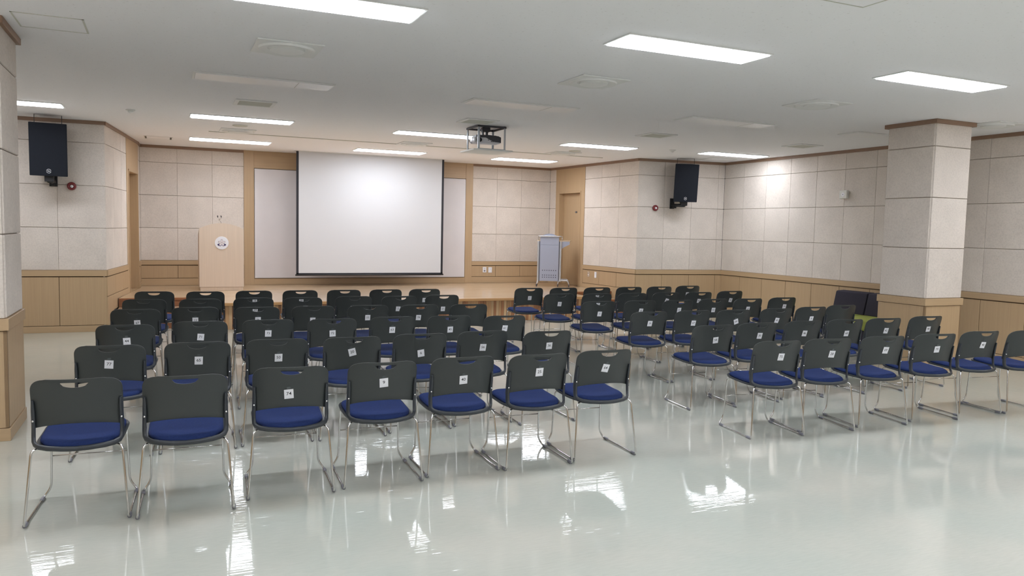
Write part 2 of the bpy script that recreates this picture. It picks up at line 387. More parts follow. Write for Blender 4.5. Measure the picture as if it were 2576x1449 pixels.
def door(name, W, o0, o1, top, depth, sign):
    d = MB().box(o0+0.036, o1-0.036, depth-0.005, depth+0.035, 0.411, top-0.037, 0.002).obj(name, VENEER, None, loc=W.P, rot=(0, 0, W.rot))
    d['kind'] = 'structure'
    k = o1-0.13 if sign else o0+0.13
    kn = MB().lathe([(0.022, 0), (0.022, -0.006), (0.008, -0.008), (0.008, -0.03), (0.02, -0.034), (0.023, -0.05), (0.012, -0.058)], 16, (k, depth-0.005, 1.38), 'y').obj('door_knob', TUBE, d, True)
    if sign:
        sg = MB().box(0.645, 0.715, depth-0.011, depth-0.004, 1.985, 2.02, 0.001).obj('door_sign', INK, d)
        sg['label'] = 'small dark name plate'
        mb = MB()
        for i in range(3):
            x = 0.656+i*0.017
            mb.box(x, x+0.012, depth-0.0125, depth-0.011, 1.993, 1.996).box(x, x+0.003, depth-0.0125, depth-0.011, 1.996, 2.011).box(x+0.003, x+0.012, depth-0.0125, depth-0.011, 2.008, 2.011).box(x+0.006, x+0.009, depth-0.0125, depth-0.011, 1.996, 2.008)
        mb.obj('sign_lettering', CARDEDGE, sg)
door('door_1', W1, 0.16, 1.09, 2.455, 0.24, False)
door('door_2', W2, 0.13, 1.04, 2.445, 0.12, True)
for W in (W1, W2):
    W.crown(p=0.016)
# short strips of panelled wall behind the doorways
a = Wall('wall_left_stage_end', (-0.42, 15.22), (-0.405, 15.70)); a.acoustic([0, a.L]); a.wains([0, a.L], zb=0.505); a.crown()
a = Wall('wall_right_stage_end', (7.985, 15.70), (8.005, 15.44)); a.acoustic([0, a.L]); a.wains([0, a.L], zb=0.505); a.crown()
# stage back wall
wb = Wall('wall_back', (-0.405, 15.70), (7.985, 15.70)); X0 = -0.405
sl = [0, 0.626, 1.235, 1.80]; sr = [6.509, 7.083, 7.674, wb.L]
for sm in (sl, sr): wb.acoustic(sm, ZR[:-1]+[2.968]); wb.wains(sm, zb=0.55, base=False)
for a0, a1 in ((0, 1.80), (6.509, wb.L)):
    MB().box(a0, a1, -0.008, 0.022, 0.41, 0.545, 0.002).obj('base_board', VENEER_X, wb.o)
    wb.crown(a0, a1)
MB().box(1.80, 1.985, -0.02, 0.022, 0.41, H, 0.002).obj('wood_pilaster', VENEER, wb.o)
MB().box(6.345, 6.509, -0.02, 0.022, 0.41, H, 0.002).obj('wood_pilaster', VENEER, wb.o)
MB().box(1.985, 6.345, -0.014, 0.022, 2.665, H, 0.002).obj('wood_header', VENEER_X, wb.o)
MB().box(1.985, 6.345, -0.014, 0.022, 0.41, 0.535, 0.002).obj('base_board', VENEER_X, wb.o)
# right side
wsr = Wall('wall_right_splay', (8.082, 14.27), (8.2, 12.44))
xs = [0, 0.61, 1.22, wsr.L]; wsr.acoustic(xs); wsr.crown(); wsr.wains(xs, zb=0.505, base=False)
for a, b, z0, z1 in ((0, 1.07, 0.41, 0.50), (1.07, 1.37, 0.273, 0.50), (1.37, 1.67, 0.137, 0.50), (1.67, wsr.L, 0.0, 0.50)):
    MB().box(a, b, -0.006, 0.022, z0, z1, 0.001).obj('wainscot_infill', VENEER, wsr.o)
wrr = Wall('wall_right_return', (8.2, 12.44), (10.06, 12.22))
xs = [0, 0.56, 1.15, 1.735, wrr.L]; wrr.acoustic(xs); wrr.wains(xs); wrr.crown()
wR = Wall('wall_right', (10.06, 12.22), (10.06, -3.0))
xs = [0]+[0.56+0.6*i for i in range(24)]; xs = [x for x in xs if x < wR.L-0.2]+[wR.L]
wR.acoustic(xs); wR.wains(xs); wR.crown()
wq = Wall('wall_rear', (10.06, -3.0), (-2.75, -3.0)); xs = steps(0, wq.L); wq.acoustic(xs); wq.wains(xs); wq.crown()

# free-standing square columns, panelled like the walls
def column(x0, x1, y0, y1, label):
    c = MB().box(x0+0.024, x1-0.024, y0+0.024, y1-0.024, 0, H).obj('column', JOINTP)
    c['label'] = label; c['category'] = 'column'
    for (px, py, rz, L) in ((x0, y1, -PI/2, y1-y0), (x0, y0, 0, x1-x0), (x1, y0, PI/2, y1-y0), (x1, y1, PI, x1-x0)):
        R = Matrix.Rotation(rz, 4, 'Z')
        # local x along the face, local y into the column
        def put(name, me, lx, ly, z):
            v = R @ Vector((lx, ly, 0)); return link(name, me, c, (px+v.x, py+v.y, z), (0, 0, rz))
        g = 0.003
        for z0, z1 in zip(ZR[:-1], ZR[1:]):
            put('acoustic_panel', panel_mesh('acoustic_panel', L-2*g-0.02, z1-z0-2*g, 0.024, 0.006, FIBRE), g+0.01, 0, z0+g)
        put('wainscot_panel', panel_mesh('wainscot_panel', L, 0.70, 0.024, 0.0012, VENEER), 0, 0.0, 0.095)
    MB().box(x0-0.014, x1+0.014, y0-0.014, y1+0.014, 0.80, WT, 0.002).obj('wainscot_rail', VENEER_X, c)
    MB().box(x0-0.008, x1+0.008, y0-0.008, y1+0.008, 0.0, 0.091, 0.002).obj('base_board', VENEER_X, c)
    MB().box(x0-0.03, x1+0.03, y0-0.03, y1+0.03, 2.945, H, 0.003).obj('crown_trim', CROWN, c)
column(8.23, 8.87, 6.29, 6.95, 'panelled square column standing in front of the right wall beside the chair rows')
column(-1.66, -1.035, 6.45, 7.15, 'panelled square column cut off by the left edge, left of the chair rows')

# ================================================================== STAGE
SZ = 0.41
st = empty('stage', (3.8, 12.2, 0), 0, 'low wooden stage with glossy pale strip floor and multicoloured striped wood front', 'stage')
def sobj(mb, name, m): o = mb.obj(name, m, st, loc=(-3.8, -12.2, 0)); return o
nl, nr = 0.45, 7.05
out = [(-0.655, 13.2), (nl, 13.2), (nl, 12.2), (nr, 12.2), (nr, 13.2), (8.140, 13.2), (8.066, 14.28), (7.99, 15.44), (7.975, 15.678), (-0.395, 15.678), (-0.41, 15.22), (-0.55, 14.11)]
sobj(MB().prism(out, 'z', SZ-0.03, SZ), 'deck', DECK)
sobj(MB().prism([(-0.62, 13.24), (nl+0.04, 13.24), (nl+0.04, 12.25), (nr-0.04, 12.25), (nr-0.04, 13.24), (8.10, 13.24), (7.95, 15.6), (-0.37, 15.6)], 'z', 0, SZ-0.03), 'platform_core', JOINT)
sobj(MB().box(nl-0.02, nr+0.02, 12.165, 12.205, SZ-0.045, SZ-0.0005, 0.004), 'front_nosing', NOSE)
for x0, x1 in ((nl-0.022, nl), (nr, nr+0.022)): sobj(MB().box(x0, x1, 12.2, 13.2, SZ-0.045, SZ-0.0005, 0.004), 'side_nosing', NOSE)
bw = 0.048; n = int((nr-nl-0.06)/bw); bme = [MB().box(0.0008, bw-0.0008, 0, 0.018, 0.0, SZ-0.046, 0.0015).me('cladding_board', b) for b in BOARDS]
for i in range(n):
    k = random.choices((0, 1, 2, 3), (4, 2.4, 2.6, 2))[0]
    link('cladding_board', bme[k], st, (nl+0.03+i*bw-3.8, 12.232-12.2+random.uniform(-0.002, 0.002), 0.001))
def stairs(xa, xb, label):
    s = empty('stage_stairs', ((xa+xb)/2, 12.9, 0), 0, label, 'stairs', 'stairs up to the stage')
    cx = (xa+xb)/2
    for k, z in ((0, SZ), (1, 0.2733), (2, 0.1367)):
        y = 13.2-0.3*k
        if k:
            MB().box(xa-cx, xb-cx, y-12.9, y+0.30-12.9-0.001, z-0.03, z, 0.003).obj('tread', DECK, s)
        MB().box(xa-cx, xb-cx, y-0.012-12.9, y-12.9-0.0005, z-0.036, z+0.001, 0.002).obj('nosing', RISER, s)
        MB().box(xa-cx, xb-cx, y+0.012-12.9, y+0.028-12.9, max(0, z-0.1367)+0.0005, z-0.0305).obj('riser', RISER, s)
stairs(-0.655, nl-0.024, 'short wooden stairs at the left end of the stage by the podium')
stairs(nr+0.024, 8.14, 'short wooden stairs at the right end of the stage by the door')

# ================================================================== STAGE WALL: board, screen, sockets
b = MB().box(1.59, 5.93, 15.668, 15.690, 0.545, 2.655, 0.003).obj('wall_board', BOARDW)
tag(b, 'wide pale board fixed on the stage back wall behind the projection screen', 'board')
sc = empty('projection_screen', (3.76, 15.1, 0), 0, 'large white projection screen with black border, pulled down over the stage', 'screen')
MB().box(-1.43, 1.43, 0.0, 0.002, 0.675, 2.99).obj('screen_fabric', SCREEN, sc)
for x0, x1 in ((-1.475, -1.43), (1.43, 1.475)): MB().box(x0, x1, -0.001, 0.003, 0.655, 2.99).obj('black_border', BORDER, sc)
MB().box(-1.475, 1.475, -0.001, 0.003, 0.645, 0.675).obj('black_border', BORDER, sc)
MB().tube([(-1.49, 0.001, 0.637), (1.49, 0.001, 0.637)], 0.015, 12).obj('weight_bar', BLACKM, sc, True)
MB().box(-1.50, 1.50, -0.035, 0.05, 2.988, 2.9945).obj('ceiling_slot_trim', WHITE_METAL, sc)
def plate(x, y, z, rz, label, kind, w=0.085, h=0.122):
    p = MB().box(-w/2, w/2, -0.009, 0.0, -h/2, h/2, 0.003).obj('wall_socket', SOCKET if kind != 'clear' else CLEARP, loc=(x, y, z), rot=(0, 0, rz))
    tag(p, label, 'socket')
    if kind == 'outlet':
        MB().lathe([(0.021, -0.0092), (0.021, -0.0105), (0.017, -0.0105), (0.016, -0.006)], 20, (0, 0, -0.022), 'y').obj('socket_ring', SOCKD, p)
        MB().box(-0.018, 0.018, -0.0105, -0.008, 0.02, 0.035).obj('socket_cover', CARDEDGE, p)
    elif kind == 'switch':
        MB().box(-0.024, 0.024, -0.0115, -0.008, -0.045, 0.045, 0.002).obj('rocker', CARD, p)
        MB().lathe([(0.006, -0.0114), (0.006, -0.0125)], 12, (0.005, 0, 0.02), 'y').obj('jack_hole', SOCKD, p)
    else:
        MB().lathe([(0.013, -0.0092), (0.013, -0.012)], 14, (0.008, 0, -0.01), 'y').obj('outlet_glint', SOCKET, p)
        MB().box(-0.02, -0.008, -0.0105, -0.008, 0.01, 0.03).box(-0.022, -0.01, -0.0105, -0.008, -0.035, -0.02).obj('outlet_mark', JOINT, p)
plate(6.412, 15.694, 0.700, 0, 'white round power socket plate on the stage back wall, left one of the pair', 'outlet')
plate(6.546, 15.694, 0.695, 0, 'white jack plate, right one of the pair on the stage back wall', 'switch')
rs = wsr.rot
def onsplay(s, off=-0.006):
    d = (wsr.Q-wsr.P).normalized(); nrm = Vector((d.y, -d.x, 0)); return wsr.P+d*s-nrm*off
p = onsplay(0.24); plate(p.x, p.y, 0.70, rs, 'clear plastic covered socket on wood panelling beside the right door', 'clear', 0.08, 0.11)
p = onsplay(0.50); plate(p.x, p.y, 0.70, rs, 'narrow white switch plate right of the clear covered socket', 'switch', 0.075, 0.125)
# ================================================================== CEILING FITTINGS
def light(cx, cy, lit, label, L=1.27, D=0.33):
    t = empty('ceiling_light', (cx, cy, H), 0, label, 'ceiling light', 'recessed strip lights in the ceiling')
    f = 0.02; fr = MB()
    for b in ((-L/2-f, L/2+f, -D/2-f, -D/2), (-L/2-f, L/2+f, D/2, D/2+f), (-L/2-f, -L/2, -D/2, D/2), (L/2, L/2+f, -D/2, D/2)): fr.box(b[0], b[1], b[2], b[3], -0.010, -0.0005, 0.002)
    fr.obj('frame', WHITE_METAL, t)
    MB().box(-L/2, L/2, -D/2, D/2, -0.016, -0.001, 0.003).obj('diffuser', LIT if lit else UNLIT, t)
    if not lit: MB().box(L/2-0.335, L/2-0.33, -D/2+0.01, D/2-0.01, -0.0175, -0.016).obj('end_seam', VENTSLAT, t)
    return t
P_ = 'lit strip light, '
light(3.65, 4.90, 1, P_+'large bright one at upper centre right')
light(0.90, 5.02, 1, P_+'cut off by the top edge of the photo')
light(6.32, 4.80, 1, P_+'bright one at upper right above the square column')
light(9.05, 4.85, 1, P_+'nearest row, beyond the right edge of the photo')
light(-1.85, 4.95, 1, P_+'nearest row, beyond the left edge of the photo')
O_ = 'unlit strip light flush in the ceiling, '
light(0.91, 8.00, 0, O_+'leftmost, above the left chair block')
light(3.68, 8.00, 0, O_+'above the ceiling projector')
light(6.40, 7.80, 0, O_+'above the right chair block')
light(9.05, 7.72, 0, O_+'partly hidden behind the square column')
light(0.97, 11.03, 1, P_+'left of the projector, just in front of the stage')
light(3.75, 11.15, 1, P_+'partly behind the ceiling projector')
light(6.53, 11.10, 1, P_+'right of the projector, before the stage')
light(9.12, 10.88, 1, P_+'near the right corner by the right speaker')
light(-1.77, 11.03, 1, P_+'at far left above the left speaker')
light(1.04, 14.05, 1, P_+'over the stage, above the podium', D=0.40)
light(3.83, 14.12, 1, P_+'over the stage, above the projection screen', D=0.40)
light(6.60, 14.15, 1, P_+'over the stage, left of the right doorway', D=0.42)
for i, x in enumerate((-1.85, 0.9, 3.65, 6.35, 9.05)):
    light(x, 1.80, 1, P_+'row above the photographer, %s from left' % ('first', 'second', 'third', 'fourth', 'fifth')[i])
    light(x, -1.30, 1, P_+'rearmost row behind the photographer, %s from left' % ('first', 'second', 'third', 'fourth', 'fifth')[i])

def air_diffuser(cx, cy, label, w=0.50):
    t = empty('air_diffuser', (cx, cy, H), 0, label, 'air diffuser', 'round air diffusers in the ceiling')
    h = w/2
    MB().box(-h, h, -h, h, -0.012, -0.0005, 0.003).obj('square_plate', WHITE_METAL, t)
    r = w*0.44
    auto(MB().lathe([(r, -0.012), (r*0.98, -0.028), (r*0.90, -0.030), (r*0.70, -0.013), (r, -0.012)], 40, cap=False).obj('outer_ring', WHITE_METAL, t), 50)
    auto(MB().lathe([(r*0.62, -0.0125), (r*0.60, -0.030), (r*0.45, -0.040), (0.01, -0.044)], 40).obj('centre_disc', WHITE_METAL, t), 50)
air_diffuser(0.90, 6.42, 'round air diffuser in a square plate, the largest one at upper left')
air_diffuser(3.67, 6.38, 'round air diffuser in a square plate, left of the large bright light')
air_diffuser(6.32, 6.25, 'round air diffuser in a square plate, below the upper right light')
air_diffuser(9.18, 6.25, 'round air diffuser in a square plate at the right edge, right of the square column')
air_diffuser(1.02, 12.45, 'round air diffuser between the two left lights near the stage')
air_diffuser(3.82, 12.58, 'round air diffuser left of the projector above the screen')
air_diffuser(6.57, 12.45, 'round air diffuser right of the projector near the stage')

def vent(cx, cy, label, w=0.45, d=0.42):
    t = empty('ceiling_vent', (cx, cy, H), 0, label, 'ceiling vent', 'square return vents in the ceiling')
    fr = MB(); f = 0.045
    for b in ((-w/2, w/2, -d/2, -d/2+f), (-w/2, w/2, d/2-f, d/2), (-w/2, -w/2+f, -d/2+f, d/2-f), (w/2-f, w/2, -d/2+f, d/2-f)): fr.box(*b, -0.014, -0.0005, 0.003)
    fr.obj('frame', WHITE_METAL, t)
    MB().box(-w/2+f, w/2-f, -d/2+f, d/2-f, -0.004, -0.0006).obj('filter_mesh', VENTBACK, t)
    n = 9; y0 = -d/2+f; st_ = (d-2*f)/n
    for i in range(n):
        y = y0+st_*(i+0.5)
        MB().prism([(y-0.014, -0.005), (y+0.010, -0.0125), (y+0.012, -0.0115), (y-0.012, -0.004)], 'x', -w/2+f, w/2-f).obj('slat', VENTSLAT, t)
vent(0.97, 9.50, 'square ceiling vent above the left light, left of the unlit strip')
vent(3.735, 9.46, 'square ceiling vent just in front of the hanging projector')
vent(6.45, 9.37, 'square ceiling vent right of the projector, above the right block')
vent(9.05, 9.20, 'square ceiling vent near the right wall, left of the square column')

def hatch(cx, cy, w, d, label, dark=False):
    t = empty('access_hatch', (cx, cy, H), 0, label, 'access hatch')
    MB().box(-w/2+0.012, w/2-0.012, -d/2+0.012, d/2-0.012, -0.003, -0.0004).obj('hatch_panel', CEIL, t)
    fr = MB()
    for b in ((-w/2, w/2, -d/2, -d/2+0.009), (-w/2, w/2, d/2-0.009, d/2), (-w/2, -w/2+0.012, -d/2, d/2), (w/2-0.012, w/2, -d/2, d/2)): fr.box(*b, -0.0045, -0.0005)
    fr.obj('hatch_frame', VENTSLAT if not dark else WHITE_METAL, t)
    if dark:
        for x in (-w/2+0.03, w/2-0.03): MB().box(x-0.014, x+0.014, -d/2+0.05, d/2-0.05, -0.006, -0.003).obj('dark_slot', DARKGAP, t)
hatch(-0.72, 6.48, 0.44, 0.44, 'square access hatch outlined in the ceiling at upper left beside the left column')
hatch(3.67, 3.30, 0.44, 0.44, 'access hatch cut off by the top edge of the photo at right')
hatch(9.45, 11.70, 0.52, 0.46, 'access hatch in the ceiling corner beside the right speaker')
hatch(-0.08, 14.30, 0.44, 0.44, 'ceiling hatch with two dark slots above the left end of the stage', True)
for x, y, lab in ((1.0, 11.78, 'flat round ceiling speaker between the two left lights'), (6.57, 12.0, 'flat round ceiling speaker right of the projector')):
    o = auto(MB().lathe([(0.105, -0.0005), (0.105, -0.008), (0.095, -0.012), (0.09, -0.010), (0.01, -0.012)], 32, (0, 0, 0)).obj('ceiling_speaker', VENTSLAT, loc=(x, y, H)), 40); tag(o, lab, 'ceiling speaker')
for x, y, lab in ((-0.375, 10.95, 'small white smoke detector on the ceiling right of the left speaker'), (7.82, 10.87, 'small white smoke detector on the ceiling left of the right speaker')):
    d = empty('smoke_detector', (x, y, H), 0, lab, 'smoke detector')
    MB().lathe([(0.055, -0.0005), (0.055, -0.012), (0.045, -0.016), (0.01, -0.016)], 24).obj('base', WHITE_METAL, d, True)
    MB().lathe([(0.034, -0.016), (0.030, -0.030), (0.012, -0.044), (0.004, -0.046)], 20).obj('sensor_head', WHITE_METAL, d, True)
tag(MB().box(0.63, 7.6, 12.77, 12.80, H-0.010, H-0.0005, 0.002).obj('ceiling_track', VENTSLAT), 'long thin curtain track across the ceiling before the stage', 'track')

# ================================================================== WALL FITTINGS
def emblem_ring(parent, r, z, y):
    """broken ring with two opposed hooks"""
    mb = MB()
    for s in (0, 1):
        pts = [(r*math.cos(a), y, z+r*math.sin(a)) for a in [math.radians(12+180*s+156*i/12) for i in range(13)]]
        mb.tube(pts, r*0.12, 6)
        sg = 1 if s == 0 else -1
        mb.tube([(-sg*r*0.75, y, z+sg*r*0.10), (sg*r*0.15, y, z+sg*r*0.26), (sg*r*0.42, y, z-sg*r*0.05)], r*0.11, 6)
    mb.obj('round_emblem', SILVER, parent, True)
def speaker(x, y, z, yaw, tilt, label, ywall):
    t = empty('wall_speaker', (x, y, z), yaw, label, 'loudspeaker')
    W_, Hh, D_ = 0.44, 0.70, 0.34
    R = Matrix.Rotation(tilt, 4, 'X')
    def rot(me): me.transform(R); return me
    # trapezoid cabinet narrower at the back
    o = [(-W_/2, 0.012), (W_/2, 0.012), (W_/2-0.07, D_), (-W_/2+0.07, D_)]
    link('cabinet', rot(auto(MB().prism(o, 'z', -Hh/2+0.004, Hh/2-0.004).me('cabinet', SPKBOX), 30)), t)
    link('grille', rot(MB().box(-W_/2, W_/2, -0.012, 0.014, -Hh/2, Hh/2, 0.008).me('grille', SPK)), t)
    e = empty('x'); emblem_ring(e, 0.026, -Hh/2+0.065, -0.014)
    for c in list(e.children): c.parent = t; rot(c.data)
    bpy.data.objects.remove(e)
    br = MB().box(-0.055, 0.055, 0.03, 0.16, -Hh/2-0.075, -Hh/2+0.01, 0.004).box(-0.03, 0.03, 0.12, 0.34, -Hh/2-0.05, -Hh/2-0.02, 0.003)
    b = link('bracket', rot(br.me('bracket', BLACKM)), t)
    d = ywall-y
    w_ = MB().box(-0.05, 0.05, -0.012, 0.0, -0.10, 0.10, 0.002).box(-0.02, 0.02, -0.12, 0.0, -0.09, -0.05)
    # wall plate stays square to the wall
    wp = w_.obj('wall_plate', BLACKM, t, rot=(0, 0, -yaw))
    v = Matrix.Rotation(-yaw, 3, 'Z') @ Vector((0.02*0, ywall-y-0.003, 0)); wp.location = (v.x, v.y, -Hh/2-0.02)
    MB().tube([(v.x, v.y-0.02, -Hh/2-0.055), (v.x*0.5, v.y*0.5+0.05, -Hh/2-0.055), (0, 0.10, -Hh/2-0.05)], [0.034, 0.03, 0.04], 10).obj('swivel_arm', BLACKM, t, True)
    for sx in (-0.16, 0.16):
        MB().tube([(sx, 0.10, Hh/2-0.02), (sx, 0.10, H-z-0.001)], 0.004, 6).obj('hanging_rod', BLACKM, t)
    return t
speaker(-1.405, 12.03, 2.525, math.radians(4), math.radians(3), 'black loudspeaker hung high on the left wall above a red alarm', 12.50)
speaker(8.90, 11.90, 2.53, math.radians(-24), math.radians(8), 'black loudspeaker angled off the wall right of the stage', 12.33)
def alarm(x, y, rz, label):
    t = empty('fire_alarm', (x, y, 2.068), rz, label, 'alarm')
    auto(MB().lathe([(0.056, 0), (0.058, -0.018), (0.052, -0.034), (0.040, -0.040), (0.026, -0.034), (0.022, -0.028)], 32, (0, 0, 0), 'y').obj('housing', RED, t), 45)
    auto(MB().lathe([(0.022, -0.026), (0.019, -0.042), (0.008, -0.048)], 20, (0.004, 0, -0.003), 'y').obj('lamp', SOCKET, t), 45)
alarm(-1.183, 12.495, wr.rot, 'round red fire alarm on the left wall below the left speaker')
alarm(8.565, 12.397, wrr.rot, 'round red fire alarm on the wall left of the right speaker')
t = MB().box(-0.078, 0.078, -0.055, 0, -0.067, 0.067, 0.012).obj('wall_box', OFFW, loc=(10.058, 9.24, 2.28), rot=(0, 0, -PI/2))
tag(t, 'small off-white square box with round grille high on the right wall', 'wall box')
MB().lathe([(0.034, -0.0545), (0.034, -0.057), (0.028, -0.057), (0.026, -0.0552), (0.005, -0.0552)], 24, (0, 0, 0), 'y').obj('round_grille', SOCKET, t)
MB().lathe([(0.008, -0.0556), (0.008, -0.058)], 12, (0, 0, 0), 'y').obj('centre_dot', SOCKD, t)

# ================================================================== PROJECTOR
cg = empty('projector_cage', (4.055, 9.96, H), 0, 'grey angle-iron cage hanging from the ceiling with a pale plate below', 'cage')
cx, cy, zb = 0.20, 0.215, -0.325
for sx in (-1, 1):
    for sy in (-1, 1):
        x, y = sx*cx, sy*cy
        MB().box(min(x, x-sx*0.025), max(x, x-sx*0.025), min(y, y-sy*0.004), max(y, y-sy*0.004), zb, -0.0005).box(min(x, x-sx*0.004), max(x, x-sx*0.004), min(y, y-sy*0.025), max(y, y-sy*0.025), zb, -0.0005).obj('post', ALU, cg)
for sy in (-1, 1): MB().box(-cx, cx, sy*cy-0.012, sy*cy+0.012, -0.030, -0.006, 0.002).obj('dark_top_rail', PROJD, cg)
for sx in (-1, 1): MB().box(sx*cx-0.012, sx*cx+0.012, -cy, cy, -0.030, -0.006, 0.002).obj('dark_top_rail', PROJD, cg)
for sy in (-1, 1): MB().box(-cx, cx, sy*cy-0.010, sy*cy+0.010, zb, zb+0.012, 0.002).obj('bottom_rail', ALU, cg)
MB().box(-0.28, 0.29, -0.26, 0.26, zb-0.018, zb, 0.002).obj('cover_plate', WHITE_METAL, cg)
pj = empty('projector', (4.055, 9.98, 2.815), math.radians(-8), 'white projector with dark side, mounted upside down inside the ceiling cage', 'projector')
auto(MB().box(-0.185, 0.185, -0.13, 0.13, -0.045, 0.030, 0.012).obj('body', PROJW, pj), 30)
MB().prism([(-0.16, 0.030), (-0.03, 0.030), (0.03, -0.005), (0.10, -0.030), (0.187, -0.036), (0.187, 0.035), (0.15, 0.052), (0.02, 0.062), (-0.16, 0.058)], 'y', -0.132, 0.125).obj('dark_base_cover', PROJD, pj)
auto(MB().lathe([(0.034, -0.128), (0.034, -0.150), (0.030, -0.152), (0.028, -0.146)], 24, (-0.12, 0, -0.008), 'y').obj('lens_ring', PROJD, pj), 30)
MB().lathe([(0.027, -0.149), (0.015, -0.154), (0.004, -0.156)], 20, (-0.12, 0, -0.008), 'y').obj('lens', GLASS, pj, True)
for i, x in enumerate((0.005, 0.045, 0.06, 0.075)): MB().box(x, x+0.010, -0.1335, -0.128, -0.030 if i else -0.012, -0.018 if i else 0.0).obj('port', HOLE, pj)
MB().box(-0.055, 0.055, -0.05, 0.05, 0.115, 0.176, 0.004).box(0.0, 0.03, -0.02, 0.02, 0.05, 0.12).box(-0.05, -0.03, -0.02, 0.02, 0.05, 0.12).obj('ceiling_mount', PROJD, pj)
MB().lathe([(0.016, 0.05), (0.016, 0.068), (0.006, 0.070)], 14, (0.13, -0.03, 0)).obj('levelling_foot', PROJD, pj)
MB().tube(roundpath([(-0.17, 0.05, 0.04), (-0.21, 0.05, 0.02), (-0.215, 0.05, -0.03), (-0.18, 0.03, -0.04)], 0.03), 0.004, 6).obj('cable', PROJD, pj, True)

# ================================================================== PODIUM
pd = empty('podium', (0.91, 14.42, SZ), 0, 'pale wooden podium with arched top and round flower emblem standing on the stage', 'podium')
hw = 0.367
arc = [(x, 1.085+0.10*(1-(x/hw)**2)) for x in [hw-2*hw*i/20 for i in range(21)]]
auto(MB().prism([(-hw, 0.065), (hw, 0.065)]+arc, 'y', 0.0, 0.022).obj('front_panel', MAPLE, pd), 40)
for s in (-1, 1):
    x0, x1 = (-hw, -hw+0.02) if s < 0 else (hw-0.02, hw)
    MB().prism([(0.0225, 0.065), (0.50, 0.065), (0.50, 0.98), (0.0225, 1.075)], 'x', x0, x1).obj('side_panel', MAPLE, pd)
MB().prism([(0.0225, 1.05), (0.50, 0.955), (0.50, 0.975), (0.0225, 1.07)], 'x', -hw+0.0205, hw-0.0205).obj('sloped_top', MAPLE, pd)
MB().box(-hw+0.0205, hw-0.0205, 0.03, 0.49, 0.50, 0.518).obj('inner_shelf', MAPLE, pd)
MB().box(-hw+0.012, hw-0.012, 0.012, 0.488, 0.0, 0.062, 0.003).obj('plinth', MAPLE, pd)
em = auto(MB().lathe([(0.113, -0.0005), (0.113, -0.004), (0.111, -0.005), (0.005, -0.005)], 48, (0, 0, 0.840), 'y').obj('emblem', CARD, pd), 12)
def flat(pts, y, name, m, par):
    n = len(pts); V = [(x, y, z) for x, z in pts]+[(x, y+0.0006, z) for x, z in pts]
    return MB().add(V, [tuple(range(n)), tuple(range(2*n-1, n-1, -1))]+[(i, n+i, n+(i+1) % n, (i+1) % n) for i in range(n)]).obj(name, m, par)
z0 = 0.838
flat([(0.071*math.cos(2*PI*i/40), z0-0.030+0.025*math.sin(2*PI*i/40)) for i in range(40)], -0.0062, 'navy_ellipse', NAVY, em)
def fl(a, k=1.0):
    q = abs(math.cos(2.5*(a-PI/2))); return k*0.060*(0.46+0.54*q**1.15)
pts = [(fl(a)*math.cos(a), z0+0.006+fl(a)*math.sin(a)) for a in [2*PI*i/100 for i in range(100)]]
flat(pts, -0.0070, 'flower', PETAL, em)
mb = MB()
for i in range(-20, 120):
    a0, a1 = PI*i/100, PI*(i+1)/100
    if not (-0.17*PI <= a0 <= 1.17*PI): continue
    V = [((fl(a)-o)*math.cos(a), -0.0078, z0+0.006+(fl(a)-o)*math.sin(a)) for a, o in ((a0, -0.0012), (a1, -0.0012), (a1, 0.0030), (a0, 0.0030))]
    mb.add(V, [(0, 1, 2, 3)])
mb.obj('flower_outline', BROWNINK, em)
MB().box(-0.014, 0.014, -0.0078, -0.0072, z0+0.004, z0+0.008).obj('small_print', BROWNINK, em)
flat([(-0.018, z0-0.058), (0.018, z0-0.058), (0.013, z0-0.044), (0, z0-0.038), (-0.013, z0-0.044)], -0.0066, 'white_notch', CARD, em)
mc = empty('gooseneck_microphone', (0.91, 14.60, SZ+1.055), 0, 'thin twin gooseneck microphone rising from the podium top', 'microphone')
MB().lathe([(0.03, 0.0), (0.028, 0.018), (0.01, 0.022)], 20).obj('base', BLACKM, mc, True)
for s, nm in ((-1, 'left'), (1, 'right')):
    pts = roundpath([(0, 0, 0.02), (0.006, 0, 0.15), (-0.035, 0, 0.185), (-0.012+0.012*s, -0.01, 0.205), (-0.022+0.028*s, -0.02, 0.232)], 0.03, 5)
    MB().tube(pts, 0.0035, 8).obj('gooseneck', CHROME, mc, True)
    MB().tube([(-0.022+0.028*s, -0.02, 0.230), (-0.026+0.030*s, -0.026, 0.25), (-0.030+0.026*s, -0.034, 0.262)], [0.006, 0.009, 0.006], 10).obj('microphone_head', BLACKM, mc, True)

# ================================================================== LECTERN (metal)
lc = empty('lectern', (7.37, 14.45, SZ), math.radians(-28), 'blue-grey metal lectern with tube rail and wooden side shelf by the right door', 'lectern')
a = 0.197
hd = [(-a, 0.884), (a, 0.884)]+[(x, 1.04+0.078*(1-(x/a)**2)) for x in [a-2*a*i/14 for i in range(15)]]
auto(MB().prism(hd, 'y', 0.0, 0.02).obj('header_panel', GREYM, lc), 40)
fp = MB().box(-a, a, 0.0, 0.02, 0.12, 0.880, 0.003).obj('front_panel', GREYM, lc)
mb = MB()
for z in (0.345, 0.245, 0.200):
    for i in range(7): mb.lathe([(0.0095, -0.0012), (0.0095, 0.0002)], 10, (-0.135+0.046*i, 0, z), 'y')
mb.obj('perforation', HOLE, fp)
for s in (-1, 1):
    x0, x1 = sorted((s*(a+0.002), s*(a+0.018)))
    MB().box(x0, x1, 0.02, 0.05, 0.12, 0.95).obj('dark_reveal', GREYD, lc)
    x0, x1 = sorted((s*(a+0.018), s*(a+0.055)))
    MB().box(x0, x1, 0.004, 0.06, 0.11, 0.955, 0.008).obj('side_post', TUBE, lc)
